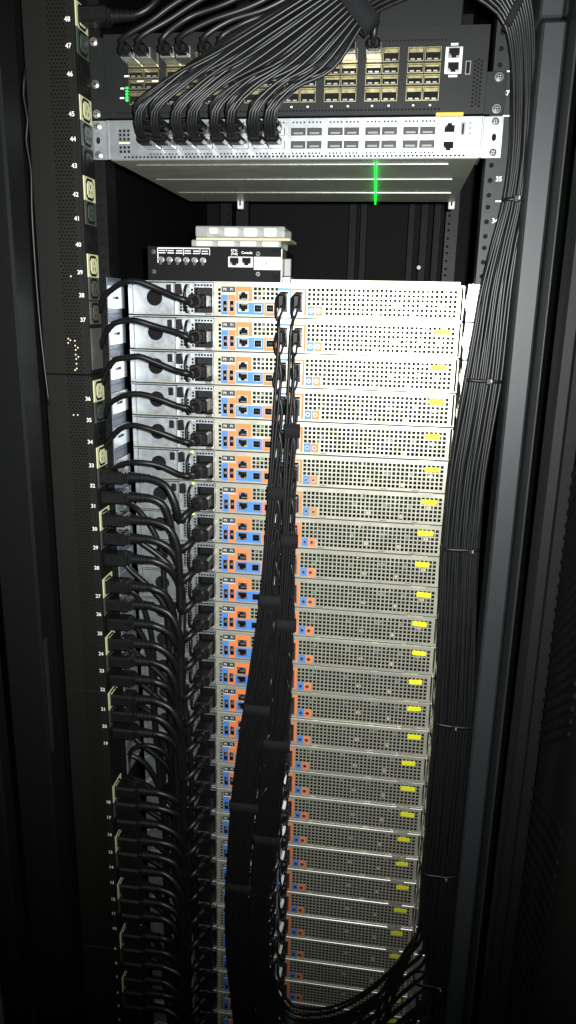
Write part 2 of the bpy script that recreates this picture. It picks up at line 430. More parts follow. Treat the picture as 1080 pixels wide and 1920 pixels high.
for n, (px, py) in LABPX.items():
    p = at(px, py, PYF-.6)
    OUTZ[n] = p.z + 8.5
    text('outlet_number', str(n), 7.0 if n > 9 else 6.4, (min(p.x, -243.5), PYF-.62, p.z), 'print_white', strip, bold=.12)
    kind = {0: 'cream', 2: 'bluegrey', 1: 'black'}[n % 3]
    if n in (38,): kind = 'warm'
    if n == 37: kind = 'warm'
    o = link_mesh('outlet', OM[kind], strip, (PX-BASE[strip][0], -22.5-BASE[strip][1], OUTZ[n]-BASE[strip][2]))
    if kind == 'cream': o['label'] = 'cream coloured outlet'
za, zb = at(180, 612, -22).z, at(187, 698, -22).z
part('blank_plate', MB().box(PX, PX+1.2, -40, -5, zb+4, za-2, c=.4), 'warm_grey', strip)
for (x0, y0, n_) in ((0, 0, 1),):
    mb = MB()
    for px, py in ((128, 635), (132, 638), (128, 643), (140.5, 639), (141, 648), (146, 652), (142, 656), (142, 665), (147, 669), (143, 673), (143.5, 682), (144, 691), (141, 694), (133, 518), (138, 778), (146, 778)):
        p = at(px, py, PYF-.55); mb.cyl((p.x, PYF-.5, p.z), (0, -1, 0), 1.0, .3, 8)
    part('display_lights', mb, 'led_warm', strip, kind='stuff')

# ================================================================== shared small meshes
def keep(mb, name, mats):
    t = mb.build(name, mats); me = t.data; bpy.data.objects.remove(t); return me
def port_mesh(w_, h_, rim, depth, tongue, mats, name, tz=0.0):
    mb = MB(); a, b = w_/2, h_/2
    mb.sheet(-a-rim, a+rim, -b-rim, b+rim, -.7, .8, [(-a, a, -b, b)], m=0)
    vs = [(-a,.1,-b), (a,.1,-b), (a,.1,b), (-a,.1,b), (-a,depth,-b), (a,depth,-b), (a,depth,b), (-a,depth,b)]
    mb.add(vs, [(0,1,5,4), (1,2,6,5), (2,3,7,6), (3,0,4,7), (4,5,6,7)], 1)
    if tongue: mb.box(-a*.72, a*.72, tongue, depth-.1, -b*.22+tz, b*.22+tz, m=2)
    return keep(mb, name, mats)
def rj_mesh(up, name, D=9.0):
    """modular jack: metal rim, stepped dark opening, two lamps"""
    mb = MB(); s = 1 if up else -1
    hs = [(-5.6, 5.6, -4.6 if up else -2.6, 2.6 if up else 4.6)]
    mb.sheet(-6.6, 6.6, -5.4, 5.4, -.8, .9, hs, m=0)
    h = hs[0]
    y0 = .1 if D > 1 else -.6
    vs = [(h[0],y0,h[2]), (h[1],y0,h[2]), (h[1],y0,h[3]), (h[0],y0,h[3]), (h[0],D,h[2]), (h[1],D,h[2]), (h[1],D,h[3]), (h[0],D,h[3])]
    mb.add(vs, [(0,1,5,4), (1,2,6,5), (2,3,7,6), (3,0,4,7), (4,5,6,7)], 1)
    mb.box(-2.6, 2.6, -.95, -.72, min(s*2.5, s*4.7), max(s*2.5, s*4.7), m=1)
    mb.box(-5.4, -3.6, -.3, 1.6, s*1.6-.9, s*1.6+.9, m=2)
    if D > 1: mb.box(-3.6, 3.6, 4, 8.8, -s*3.4-.5, -s*3.4+.5, m=2)
    return keep(mb, name, ['nickel', 'void', 'comp_grey'])
RJ_UP, RJ_DN = rj_mesh(True, 'network_jack'), rj_mesh(False, 'network_jack')
RJF_UP, RJF_DN = rj_mesh(True, 'network_jack', -.1), rj_mesh(False, 'network_jack', -.1)
def screw_mesh(r=4.6):
    mb = MB().cyl((0, 0, 0), (0, -1, 0), r, 1.6, 14).cyl((0, -1.6, 0), (0, -1, 0), r*.92, 1.2, 14, r2=r*.45)
    mb.box(-r*.5, r*.5, -2.95, -2.75, -.45, .45, m=1).box(-.45, .45, -2.97, -2.77, -r*.5, r*.5, m=1)
    return keep(mb, 'screw', ['nickel', 'void'])
SCREW = screw_mesh(); SCREW_S = screw_mesh(2.6)

# ================================================================== silver switch (one unit high)
sw = thing('network_switch', 'silver one-unit switch with many black cables plugged into its left half', 'network switch', (0, 176, 133.5))
mb = MB().box(-217, 217, -2.5, 355, 133.7, 176.8, c=.6)
ch = part('chassis', mb, 'under_steel', sw)
for y, xa, xb in ((29, -196, 186), (136, -205, 198), (256, -207, 205)):
    part('ridge', MB().box(xa, xb, y-1.2, y+1.2, 132.6, 133.7, c=.3), 'nickel', sw)
GX = [-170.1 + 42.9*i for i in range(8)]
holes = []
for i in range(8):
    for k in range(2):
        cx = GX[i] + 9.4 + 18.8*k
        for cz in (162.4, 148.5): holes.append((cx-8.7, cx+8.7, cz-4.2, cz+4.2))
        for d in range(4):
            for cz in (172.4, 139.7): holes.append((cx-6.9+d*4.2, cx-5.1+d*4.2, cz-.9, cz+.9))
x = -200.0
while x < 203:
    holes.append((x, x+2.6, 135.4, 137.6)); x += 4.75
for r_ in (0, 1, 2):
    for xx in (-205.4, -200.4, -195.4):
        holes.append((xx, xx+3.2, 163.9-r_*4.6, 166.9-r_*4.6))
for r_ in (0, 1):
    for xx in (-205.4, -200.4, -195.4):
        holes.append((xx, xx+3.2, 145.7-r_*4.6, 148.7-r_*4.6))
# merge-safe: keep only holes inside the sheet
fp = MB().sheet(-218.5, 218.5, 134.2, 176.6, -5, 2.2, holes)
fp.box(-217, 217, -2.75, -2.55, 134.4, 176.4, m=1)
part('faceplate', fp, ['steel_white', 'void'], sw)
part('paper_tag', MB().box(-205.5, -192, -5.6, -5.1, 151.2, 152.8), 'cream', sw)
QP = port_mesh(17.2, 8.2, .5, 1.6, 0, ['nickel', 'port_dark', 'gold'], 'port')
for i in range(8):
    for k in range(2):
        for cz in (162.4, 148.5):
            o = link_mesh('port', QP, sw, (GX[i]+9.4+18.8*k, -5.2-176, cz-133.5))
            if i >= 4:
                part('port_tongue', MB().box(GX[i]+9.4+18.8*k-5.5, GX[i]+9.4+18.8*k+5.5, -5.0, -3.8, cz-2.4, cz-.4), 'comp_grey', sw)
link_mesh('network_jack', RJF_UP, sw, (182.6, -5.2-176, 165.2-133.5)); link_mesh('network_jack', RJF_DN, sw, (182.6, -5.2-176, 146.3-133.5))
part('usb_port', MB().box(195.2, 199.6, -6, -5.1, 157.2, 170.6, m=0).box(196.4, 198.4, -6.2, -5.9, 158.6, 169.2, m=1), ['comp_grey', 'void'], sw)
for cz in (170, 164.5, 159): part('status_lamp', MB().cyl((205.3, -5, cz), (0, -1, 0), 1.3, .5, 10), 'comp_grey', sw)
for s in (-1, 1):
    x0, x1 = (219.5, 241.5) if s > 0 else (-241.5, -219.5)
    mb = MB().holeplate(x0, x1, 134.3, 176.8, -2.4, 2, 232.55*s, 155.6, 2.6, 16, rz=4.0)
    mb.box(x0+.1, x1-.1, -.2, -.05, 134.4, 176.7, m=1)
    xb = x0-.6 if s > 0 else x1+.6
    mb.box(xb-1.2, xb+1.2, -6.4, 40, 134.3, 176.8, c=.5)
    part('mounting_ear', mb, ['steel_white', 'void'], sw)
    for cz in (171.45, 139.7): link_mesh('screw', SCREW, sw, (232.55*s, -2.4-176, cz-133.5))

# ================================================================== black switch (two units high)
bs = thing('network_switch', 'black two-unit switch with gold-framed ports above the silver switch', 'network switch', (0, 290, 178.2))
part('chassis', MB().box(-218, 218, -6, 580, 178.6, 265.8, c=.8), 'switch_dark', bs)
BX = [131.2 - 45.9*(7-i) for i in range(8)]
RZ = ((231.6, 245.6), (219.9, 229.6), (208.6, 218.4), (192.2, 206.6))
holes = []
for i in range(8):
    for k in range(2):
        for a, b in RZ:
            cx = BX[i]+9.3+18.6*k; holes.append((cx-8.9, cx+8.9, a, b))
x = -205.0
while x < 170:
    holes.append((x, x+2.2, 182.6, 184.6)); x += 4.1
for q in range(3):
    for r_ in range(12):
        xx = 204+q*3.6; zz = 185+r_*4.0+(q % 2)*2.0; holes.append((xx, xx+2.3, zz, zz+2.3))
x = 85.0
while x < 172:
    holes.append((x, x+1.6, 251.4, 253.0)); x += 4.1
fp = MB().sheet(-218.6, 218.6, 178.5, 265.9, -8.4, 2.2, holes); fp.box(-217, 217, -6.4, -6.1, 179, 265.4, m=1)
part('faceplate', fp, ['switch_dark', 'void'], bs)
PM = {}
for r_, (a, b) in enumerate(RZ):
    mb = MB(); hh = (b-a)/2
    mb.sheet(-8.85, 8.85, -hh, hh, -.6, .8, [(-8.2, 8.2, -hh+.9, hh-.9)], m=0)
    mb.box(-8.2, 8.2, 1.5, 1.7, -hh+.9, hh-.9, m=1)
    big = hh > 6
    mb.box(-7.6, 7.6, -.2, 1.4, hh-5.2 if big else hh-3.4, hh-1.4, m=0)
    mb.box(-6.0, -1.2, .1, 1.4, -hh+1.6, -hh+3.2, m=2); mb.box(1.4, 5.8, .1, 1.4, -hh+1.6, -hh+3.0, m=2)
    PM[r_] = keep(mb, 'port', ['gold', 'void', 'nickel'])
for i in range(8):
    for k in range(2):
        for r_, (a, b) in enumerate(RZ):
            link_mesh('port', PM[r_], bs, (BX[i]+9.3+18.6*k, -8.5-290, (a+b)/2-178.2))
a_, b_ = at(835, 88, -9), at(866, 138, -9)
jx = (a_.x+b_.x)/2
part('jack_frame', MB().box(jx-9.2, jx+9.2, -9.4, -8.3, b_.z, a_.z, c=.4), 'white', bs)
zc = (a_.z+b_.z)/2
link_mesh('network_jack', RJF_DN, bs, (jx, -9.6-290, zc+7-178.2)); link_mesh('network_jack', RJF_DN, bs, (jx, -9.6-290, zc-7-178.2))
for px0, px1, py in ((846, 859, 83), (841, 857, 142.5)):
    p, q = at(px0, py-2, -8.5), at(px1, py+2, -8.5); part('print_mark', MB().box(p.x, q.x, -8.75, -8.5, q.z, p.z), 'print_white', bs)
p, q = at(875, 116, -9), at(880, 138, -9)
part('usb_port', MB().box(p.x-1, q.x+1, -9.3, -8.3, q.z-1, p.z+1).box(p.x, q.x, -9.5, -9.2, q.z, p.z, m=1), ['comp_grey', 'void'], bs)
p, q = at(817, 213.5, -9), at(868, 219, -9)
part('pull_tab', MB().box(p.x, q.x, -16, -8.5, q.z, p.z, c=.6), 'amber', bs)
for i, py in enumerate((165, 171, 177, 183, 188)):
    p = at(238, py, -9); part('status_lamp', MB().box(p.x-1.2, p.x+1.2, -9.4, -8.6, p.z-.8, p.z+.8), 'led_green', bs)
for px0, px1, py in ((233, 243, 143), (226, 233, 166), (225, 233, 184), (257, 270, 152), (285, 297, 152)):
    p, q = at(px0, py-1.5, -8.5), at(px1, py+1.5, -8.5); part('print_mark', MB().box(p.x, q.x, -8.8, -8.5, q.z, p.z), 'print_white', bs)
for i in range(8):
    for k in range(2):
        part('print_mark', MB().box(BX[i]+9.3+18.6*k-1.1, BX[i]+9.3+18.6*k+1.1, -8.75, -8.5, 186.8, 188.6), 'print_white', bs)
for s in (-1, 1):
    x0, x1 = (219.2, 241) if s > 0 else (-241, -219.2)
    part('mounting_ear', MB().box(x0, x1, -2.2, -.05, 179, 222 if s > 0 else 265, c=.4), 'switch_dark', bs)
    for cz in ((215.9, 184.15) if s > 0 else (215.9, 184.15, 260.35)): link_mesh('screw', SCREW, bs, (232.55*s, -2.3-290, cz-178.2))
# equipment above, its underside corner only
ub = thing('equipment_box', 'black equipment box in the unit just above the black switch', 'equipment', (110, 200, 268))
part('chassis', MB().box(95, 190, 22, 300, 268.5, 330, c=1.5), 'switch_dark', ub)
part('bracket', MB().box(62, 93, 10, 12, 268, 330), 'powder_grey', ub)
# ================================================================== small black box with toggle connectors on the top server
TOPZ = -3.4
dv = thing('breakout_box', 'small black box with six metal toggles and two white jacks on topmost server', 'electronics box', (-110, 110, TOPZ))
dx0, dx1 = -191.0, -15.2
dz1 = 39.8
part('case', MB().box(dx0, dx1, 46, 170, TOPZ, dz1, c=.8), 'panel_black', dv)
DY = 45.9
def D(px, py): return at(px, py, DY-.3)
def dbar(x0, y0, x1, y1, t=.35, name='print_line'):
    a, b = D(x0, y0), D(x1, y1)
    part(name, MB().box(min(a.x, b.x)-t, max(a.x, b.x)+t, DY-.3, DY+.05, min(a.z, b.z)-t, max(a.z, b.z)+t), 'print_white', dv)
dbar(296, 465.5, 393, 467.5 - 2.0); dbar(296, 465.5, 296, 492); dbar(393, 466.5, 393, 478)
dbar(344, 466, 344, 478); dbar(312, 466, 312, 471); dbar(375, 467, 375, 474)
for k in range(6):
    x = 304 + 16.0*k; y = 469.5 + .35*k
    for r_, wd in ((0, 4.8), (1, 5.4)):
        dbar(x-wd, y+r_*4.4, x+wd, y+r_*4.4, .55, 'print_mark')
    p = D(303.5 + 15.6*k, 486.6 + .4*k)
    mb = MB().cyl((p.x, DY, p.z), (0, -1, 0), 3.9, 1.8, 6).cyl((p.x, DY-1.8, p.z), (0, -1, 0), 3.0, 5.5, 14)
    mb.cyl((p.x, DY-6.8, p.z), (.35, -1, -.75), 1.25, 9.5, 10, r2=1.9)
    part('toggle', mb, 'nickel', dv)
for px, py in ((288.5, 472), (289, 509), (484, 476), (484, 514)):
    p = D(px, py); link_mesh('screw', SCREW_S, dv, (p.x+110, DY-110, p.z-TOPZ))
a, b = D(428, 481), D(474, 501.5)
part('jack_frame', MB().box(a.x, b.x, DY-1.2, DY, b.z, a.z, c=.4), 'white', dv)
for px in (439.5, 462.5):
    p = D(px, 490.5); link_mesh('network_jack', RJF_DN, dv, (p.x+110, DY-1.4-110, p.z-TOPZ))
p = D(439, 470); text('print_text', 'ETH', 4.4, (p.x, DY-.3, p.z), 'print_white', dv, bold=.08)
p = D(439.5, 476); text('print_text', '(PoE)', 4.0, (p.x, DY-.3, p.z), 'print_white', dv, bold=.08)
p = D(463, 474); text('print_text', 'Console', 4.2, (p.x, DY-.3, p.z), 'print_white', dv, bold=.08)
a, b = D(476, 481.5), D(526, 506.5)
part('paper_label', MB().box(a.x, b.x, DY-.3, DY-.05, b.z, a.z, c=.1), 'white', dv)
a, b = D(497.5, 491), D(501, 497)
part('print_mark', MB().box(a.x, b.x, DY-.45, DY-.32, b.z, a.z), 'comp_grey', dv)
a, b = D(510, 468), D(523, 473)
part('slot', MB().box(a.x, b.x, DY-.4, DY-.1, b.z, a.z), 'void', dv)
a, b = D(511, 515), D(521, 524)
part('slot', MB().box(a.x, b.x, DY-.4, DY-.1, b.z, a.z), 'void', dv)
# bent metal corner bracket beside the box
br = thing('corner_bracket', 'bent bright metal bracket beside the right end of the small black box', 'bracket', (-8, 60, TOPZ))
part('plate', MB().box(-14.4, -12.6, 44, 80, TOPZ, 38, c=.4), 'nickel', br)
part('foot', MB().box(-12.5, -1, 46, 80, TOPZ, TOPZ+8, c=1.5), 'nickel', br)
part('tab', MB().box(-12.5, -3, 58, 62, TOPZ+8.2, 27, c=1), 'comp_grey', br)
# clear plastic tray with four white blocks on the box
ct = thing('plastic_case', 'clear plastic case holding four white blocks on top of the small black box', 'plastic case', (-68, 70, dz1))
a, b = at(360, 450, 56), at(536, 461, 56)
part('tray', MB().box(a.x, b.x-6, 52, 118, dz1+.2, dz1+8.5, c=1.2), 'clear', ct)
for k in range(4):
    xx = a.x+6+29*k; part('tray_block', MB().box(xx, xx+21, 54, 100, dz1+1.2, dz1+7.4, c=.8), 'white', ct)
part('strip', MB().box(a.x+4, b.x+5, 60, 122, dz1+8.8, dz1+12.2, c=.8), 'comp_tan', ct)
part('lid', MB().box(a.x+4, b.x-2, 58, 122, dz1+12.6, dz1+26, c=1.4), 'clear', ct)
for k, (p0, p1) in enumerate(((391, 408), (420, 446), (456, 482), (494, 518))):
    q0, q1 = at(p0, 440, 62), at(p1, 440, 62)
    part('white_block', MB().box(q0.x, q1.x, 62, 112, dz1+14.0 + (3 if k == 0 else 0), dz1+24.6, c=1.5), 'white', ct)
tag(MB().box(-10, 213.5, 58, 640, TOPZ+.3, TOPZ+5.2, c=.6).build('filler_plate', 'under_steel', None, (0, 0, 0)), 'thin dull metal plate lying flat on top of the topmost server', 'metal plate')
# white clips under the silver switch
for px, lab in ((450.5, 'small white plastic clip hanging under the left part of the silver switch'), (847, 'small white plastic clip under the right rear corner of the silver switch')):
    p = at(px, 382, 352 if px < 600 else 372)
    cl = thing('cable_clip', lab, 'clip', (p.x, p.y, p.z), 'white cable clips')
    part('body', MB().box(p.x-5, p.x+5, p.y, p.y+8, p.z-8, p.z+7, c=1), 'white', cl)
    part('notch', MB().box(p.x-1.5, p.x+1, p.y-.4, p.y-.05, p.z-3, p.z+4), 'void', cl)
    part('rod', MB().cyl((p.x, p.y+4, p.z+7), (0, 0, 1), 1.5, 133.3-p.z-7.2, 8), 'comp_grey', cl)
p = at(785, 502, 700)
tag(MB().cyl((p.x, p.y, p.z), (0, -1, 0), 4.0, 8, 14).build('round_button', 'white', None), 'small round white button on the dark frame deep behind the topmost server', 'button')
# ================================================================== servers
def S_build():
    root = thing('server', 'x', 'server', (0, YS, 0), 'stack of identical rack servers')
    zt, zb = -3.4, -46.2
    mb = MB()
    mb.box(-217, 217, YS+1.6, 700, zt-1, zt); mb.box(-217, 217, YS+1.6, 700, zb, zb+1)
    mb.box(-217, -216, YS+1.6, 700, zb+1.02, zt-1.02); mb.box(216, 217, YS-9, 700, zb+1.02, zt-1.02); mb.box(-216, 216, 699, 700, zb+1.02, zt-1.02)
    part('chassis', mb, 'zinc', root)
    # folded lips of the cover, with the gap over the tag
    for xa, xb in ((-101, 176), (197, 215.5)):
        part('cover_lip', MB().box(xa, xb, YS-2.0, YS+1.5, zt-.9, zt+.3, c=.3), 'lip_steel', root)
    part('cover_lip', MB().box(-212, -102.5, YS-1.0, YS+1.5, zt-1.3, zt+.2, c=.3), 'zinc_cool', root)
    holes = []
    for r_ in range(6):
        z = -13.4-5.25*r_; holes.append((-95, -91.6, z-1.7, z+1.7))
    for c_ in range(6):
        for r_ in range(3):
            x = -46+5.55*c_; z = -11.6-5.6*r_; holes.append((x-2.0, x+2.0, z-2.0, z+2.0))
    for c_ in range(4):
        for r_ in range(4):
            x = 24.2+5.72*c_; z = -11.5-5.75*r_; holes.append((x-2.0, x+2.0, z-2.0, z+2.0))
    for c_ in range(29):
        for r_ in range(6):
            x = 24.2+5.72*(c_+4); z = -11.5-5.75*r_; holes.append((x-2.0, x+2.0, z-2.0, z+2.0))
    ports = {'usb1': (-85.8, -33.6, 5.0, 13.2), 'usb2': (-76.8, -33.4, 5.0, 13.2), 'ub1': (-42.1, -35.8, 9, 8.4), 'ub2': (-26.4, -35.4, 9, 8.4)}
    for n_, (cx, cz, ww, hh) in ports.items(): holes.append((cx-ww/2, cx+ww/2, cz-hh/2, cz+hh/2))
    holes += [(-67.2, -55.8, -25.2, -15.8), (-67.2, -55.8, -39.6, -30.2)]
    holes += [(-13.4, -3.2, -39.5, -14), (5.6, 16.2, -39.5, -14)]
    for xa in (45, 128, 170): holes.append((xa, xa+9, -45.6, -44.3))
    fp = MB().sheet(-101, 214, zb, zt-1.0, YS, .6, holes)
    fp.holeplate(-101.2, -95.4, -16, -10.5, YS-.35, .3, -98.5, -13.1, 1.5, 10).holeplate(-101.2, -95.4, -40.6, -35, YS-.35, .3, -98.5, -37.8, 1.5, 10)
    part('rear_panel', fp, ['zinc'], root)
    def st(name, mname, x0, x1, z0, z1, hs=()):
        part(name, MB().sheet(x0, x1, z0, z1, YS-.35, .3, hs), mname, root)
    st('blue_sticker', 'blue', -91, -81.9, -44.4, -19.6, [(-88.4, -83.2, -40.4, -26.8)])
    st('orange_sticker', 'orange', -81.5, -72, -45, -19.4, [(-79.4, -74.2, -40.2, -26.6)])
    st('orange_sticker', 'orange', -71.4, -50, -27, -8.8, [(-67.3, -55.7, -25.4, -15.6)])
    st('blue_sticker', 'blue', -71, -34.6, -43.8, -28.6, [(-67.3, -55.7, -39.8, -30.0), (-46.7, -37.5, -40.1, -31.5)])
    st('orange_sticker', 'orange', -34.2, -17.2, -45, -28, [(-31.0, -21.8, -39.7, -31.1)])
    st('blue_sticker', 'blue', -16.9, .6, -43.5, -9.8, [(-16.4, -1.0, -43.3, -13.8)])
    st('orange_sticker', 'orange', 1.0, 20.8, -43.5, -9.8, [(1.6, 17.4, -43.3, -13.8)])
    st('blue_sticker', 'blue', 22.2, 31.6, -43.8, -31.6); st('orange_sticker', 'orange', 32.0, 42.2, -43.8, -31.6)
    mu = port_mesh(5.0, 13.2, .6, 8, 1.0, ['nickel', 'void', 'comp_grey'], 'usb_port')
    for n_ in ('usb1', 'usb2'): link_mesh('usb_port', mu, root, (ports[n_][0], -.5, ports[n_][1]))
    mu2 = port_mesh(9.0, 8.4, .6, 8, 2.0, ['nickel', 'void', 'plastic_black'], 'square_usb_port')
    for n_ in ('ub1', 'ub2'): link_mesh('square_usb_port', mu2, root, (ports[n_][0], -.5, ports[n_][1]))
    link_mesh('network_jack', RJ_UP, root, (-61.5, -.5, -20.5)); link_mesh('network_jack', RJ_DN, root, (-61.5, -.5, -34.9))
    mc = port_mesh(10.2, 25.4, 1.6, 14, 0, ['nickel', 'void', 'comp_grey'], 'cable_cage')
    link_mesh('cable_cage', mc, root, (-8.3, -.6, -26.8)); link_mesh('cable_cage', mc, root, (10.9, -.6, -26.8))
    lp = part('label_plate', MB().box(-90.2, -72.2, YS-.6, YS-.1, -16.3, -9.4, c=.1).box(-90.2, -72.2, YS-.55, YS-.1, -17.9, -17.2, m=1), ['comp_grey', 'print_white'], root)
    lp.data.materials[0] = MATS['label_dark']
    text('print_text', 'P0', 4.6, (-86.0, YS-.7, -12.9), 'print_white', lp, bold=.02); text('print_text', 'P1', 4.6, (-76.6, YS-.7, -12.9), 'print_white', lp, bold=.02)
    for x in (26.8, 36.6):
        mb = MB().cyl((x, YS-.3, -37.4), (0, -1, 0), 2.9, 1.1, 14).cyl((x, YS-1.42, -37.4), (0, -1, 0), 1.3, .1, 10, m=1)
        part('thumb_screw', mb, ['nickel', 'void'], root)
    # power supply bay
    part('supply_cover', MB().holeplate(-209.5, -154, -45, -6, YS+.6, 1.2, -181, -24.6, 10.6, 32).box(-197, -165, YS+9, YS+9.3, -40, -8, m=1), ['zinc_cool', 'void'], root)
    part('supply_edge', MB().box(-216, -210, YS-2, YS+2, -46, -5, c=.5), 'zinc_cool', root)
    part('supply_step', MB().box(-153.6, -151.8, YS-3.5, YS+1.6, -45, -6.4, c=.3), 'nickel', root)
    part('latch', MB().box(-163.5, -157, YS-4, YS+.5, -18.3, -8, c=.6), 'plastic_black', root)
    part('latch', MB().box(-150.6, -143, YS-6, YS+.9, -20.5, -7, c=.6), 'plastic_black', root)
    hs = []
    for c_ in range(3):
        for r_ in range(5): hs.append((-147+3.9*c_, -144.1+3.9*c_, -41.5+3.9*r_, -38.6+3.9*r_))
    for c_ in range(6): hs.append((-127+4.1*c_, -124.2+4.1*c_, -9.4, -6.9))
    hs.append((-127.5, -103, -43, -11))
    for r_ in range(7): hs.append((-131.6, -128.9, -42+4.4*r_, -39.1+4.4*r_))
    part('supply_face', MB().sheet(-151.6, -102, -45.2, -5.2, YS+1.2, 1.2, hs), 'zinc_cool', root)
    part('inlet', MB().box(-127.2, -103.3, YS+14, YS+15, -42.7, -11.3).box(-127.2, -126.2, YS+1.4, YS+14, -42.7, -11.3).box(-104.3, -103.3, YS+1.4, YS+14, -42.7, -11.3).box(-126.2, -104.3, YS+1.4, YS+14, -42.7, -41.7).box(-126.2, -104.3, YS+1.4, YS+14, -12.3, -11.3), 'plastic_black', root)
    part('inlet_sill', MB().box(-112, -103, YS-5, YS+1.1, -45, -42.2, c=.8), 'nickel', root)
    hp = spline([(-134.5, YS+1, -9), (-134.5, YS-12, -10), (-134.5, YS-19, -16), (-134.5, YS-20, -25), (-134.5, YS-19, -34), (-134.5, YS-12, -41), (-134.5, YS+1, -42)], 3)
    part('handle', MB().tube(hp, 2.0, 8), 'plastic_black', root)
    # board and components behind the punched panel
    rnd = random.Random(3); mb = MB()
    mb.box(-100, 214, YS+34, YS+35, zb+1.2, zt-1.2, m=0); mb.box(-215, -102, YS+18, YS+19, zb+1.2, zt-1.2, m=4)
    mb.box(-100, 214, YS+.8, YS+34, zb+1.02, zb+1.3, m=4); mb.box(-100, 214, YS+.8, YS+34, zt-1.3, zt-1.02, m=4)  # black sheets added so the chassis interior looks shaded through the holes
    for _ in range(110):
        x = rnd.uniform(-95, 208); z = rnd.uniform(zb+2, zt-6); ww = rnd.uniform(1.5, 8); hh = rnd.uniform(1.5, 6); y = rnd.uniform(YS+12, YS+32)
        mb.box(x, min(x+ww, 213), y, y+rnd.uniform(1, 6), z, min(z+hh, zt-1.5), m=rnd.choice((0, 0, 0, 1, 2, 3, 4, 4, 4, 4)))
    part('circuit_board', mb, ['pcb', 'comp_grey', 'comp_tan', 'comp_green', 'void'], root)
    return root
mat('label_dark', (.035, .04, .045), .5, 0, .4)
srv0 = S_build()
tag_me = keep(MB().box(-10.3, 10.3, -1.2, -.1, -3.5, 3.5, c=.25), 'yellow_tag', ['yellow'])
led_me = keep(MB().box(-134.4, -131.8, -.8, .2, -7.6, -5.6), 'status_lamp', ['led_lime'])
for k in range(1, NS+1):
    o = srv0 if k == 1 else copy_tree(srv0)
    o.location = W((0, YS, -(k-1)*U))
    o['label'] = nth(k, 'punched metal server in the tall stack')
SRV = [o for o in bpy.data.objects if o.name.split('.')[0] == 'server']
SRV.sort(key=lambda o: -o.location.z)
for k, o in enumerate(SRV, 1):
    if k > 1:
        yt = link_mesh('yellow_tag', tag_me, o, (random.uniform(-3.5, 2.5) + 193.5, 0, random.uniform(-.9, .6) - 14.7)); yt.rotation_euler = (0, math.radians(random.uniform(-3, 3)), 0); yt.scale = (random.uniform(.9, 1.05), 1, random.uniform(.88, 1.08))
    if k in (6, 7, 8): link_mesh('status_lamp', led_me, o)
    dx = random.uniform(-.9, .9)
    o.location.x += dx*MM; o.location.y += random.uniform(-.8, .8)*MM

# slide rail ends: left plates seen edge on beside the power strip, right flanges behind the cable bundle
def rail_left():
    r = thing('slide_rail', 'x', 'slide rail', (-224, 60, 0), 'slide rails on the left')
    mb = MB()
    ya, yb, za, zb = -20, 38, -39.4, -12
    def P2(y, z): return (-221.5, y, z)
    hy0, hy1, hz0, hz1 = -5, 17, -28.3, -24.6
    ys_ = [ya, hy0, hy1, yb]; zs2 = [za, hz0, hz1, zb]
    for i in range(3):
        for j in range(3):
            if i == 1 and j == 1: continue
            mb.add([P2(ys_[i], zs2[j]), P2(ys_[i], zs2[j+1]), P2(ys_[i+1], zs2[j+1]), P2(ys_[i+1], zs2[j])], [(0, 1, 2, 3)])
    for z in (za, zb, hz0, hz1):
        y0, y1 = (ya, yb) if z in (za, zb) else (hy0, hy1)
        mb.add([(-221.5, y0, z), (-221.5, y1, z), (-223, y1, z), (-223, y0, z)], [(0, 1, 2, 3)])
    for y in (ya, yb): mb.add([(-221.5, y, za), (-221.5, y, zb), (-223, y, zb), (-223, y, za)], [(0, 1, 2, 3)])
    part('plate', mb, 'steel_white', r)
    part('web', MB().box(-225.4, -224, -14, 34, -46, -2), 'web_blue', r)
    return r
def rail_right():
    r = thing('slide_rail', 'x', 'slide rail', (224, 60, 0), 'slide rails on the right')
    part('web', MB().box(221.5, 223.2, -14, 300, -45.6, -2.4, c=.3), 'steel_white', r)
    part('flange', MB().box(217.6, 234.5, -4.2, -2.6, -45.8, -2.6, c=.4), 'steel_white', r)
    part('tab', MB().box(218.6, 221.3, 6, 44, -34, -14, c=.5), 'zinc', r)
    part('clip', MB().box(217.4, 218.5, 2, 30, -30, -20, c=.3), 'nickel', r)
    return r
for mk, side, n_ in ((rail_left, 'left', 16), (rail_right, 'right', NS)):
    first = mk()
    for k in range(1, n_+1):
        o = first if k == 1 else copy_tree(first)
        o.location = W((-224 if side == 'left' else 224, 60 + (0 if side == 'left' else random.uniform(-5, 5)), -(k-1)*U))
        o['label'] = 'bright metal slide rail end at the %s of the %s' % (side, nth(k, 'server'))

# ================================================================== power cords
def plug_mesh():
    mb = MB().box(-1.5, 32, -12.5, 12.5, -8.6, 8.6, c=2.6)
    mb.box(30, 36, -9, 9, -7.4, 7.4, c=2.5)
    return keep(mb, 'plug', ['plug_black'])
def relief_mesh():
    mb = MB(); x = 35.0
    for i in range(5):
        r = 7.2-.45*i
        mb.cyl((x, 0, 0), (1, 0, 0), r, 4.4, 12); mb.cyl((x+4.3, 0, 0), (1, 0, 0), r-1.5, 1.7, 10); x += 5.9
    return keep(mb, 'strain_relief', ['plug_black'])
def conn_mesh():
    mb = MB().box(-11.5, 11.5, -24, 8, -8.5, 8.5, c=2.2)
    mb.cyl((0, -23.5, 0), (0, -1, 0), 8.6, 8, 18, r2=7.4).cyl((0, -31.5, 0), (-.55, -.8, -.15), 6.4, 9, 14, r2=5.2)
    return keep(mb, 'connector', ['plug_black'])
PLUG, RELIEF, CONN = plug_mesh(), relief_mesh(), conn_mesh()
INX, INZ = -116.0, -28.0
rnd = random.Random(11)
def cord(name, pts, r, parent): return part(name, MB().tube(spline(pts, 7), r, 10), 'cord_black', parent)
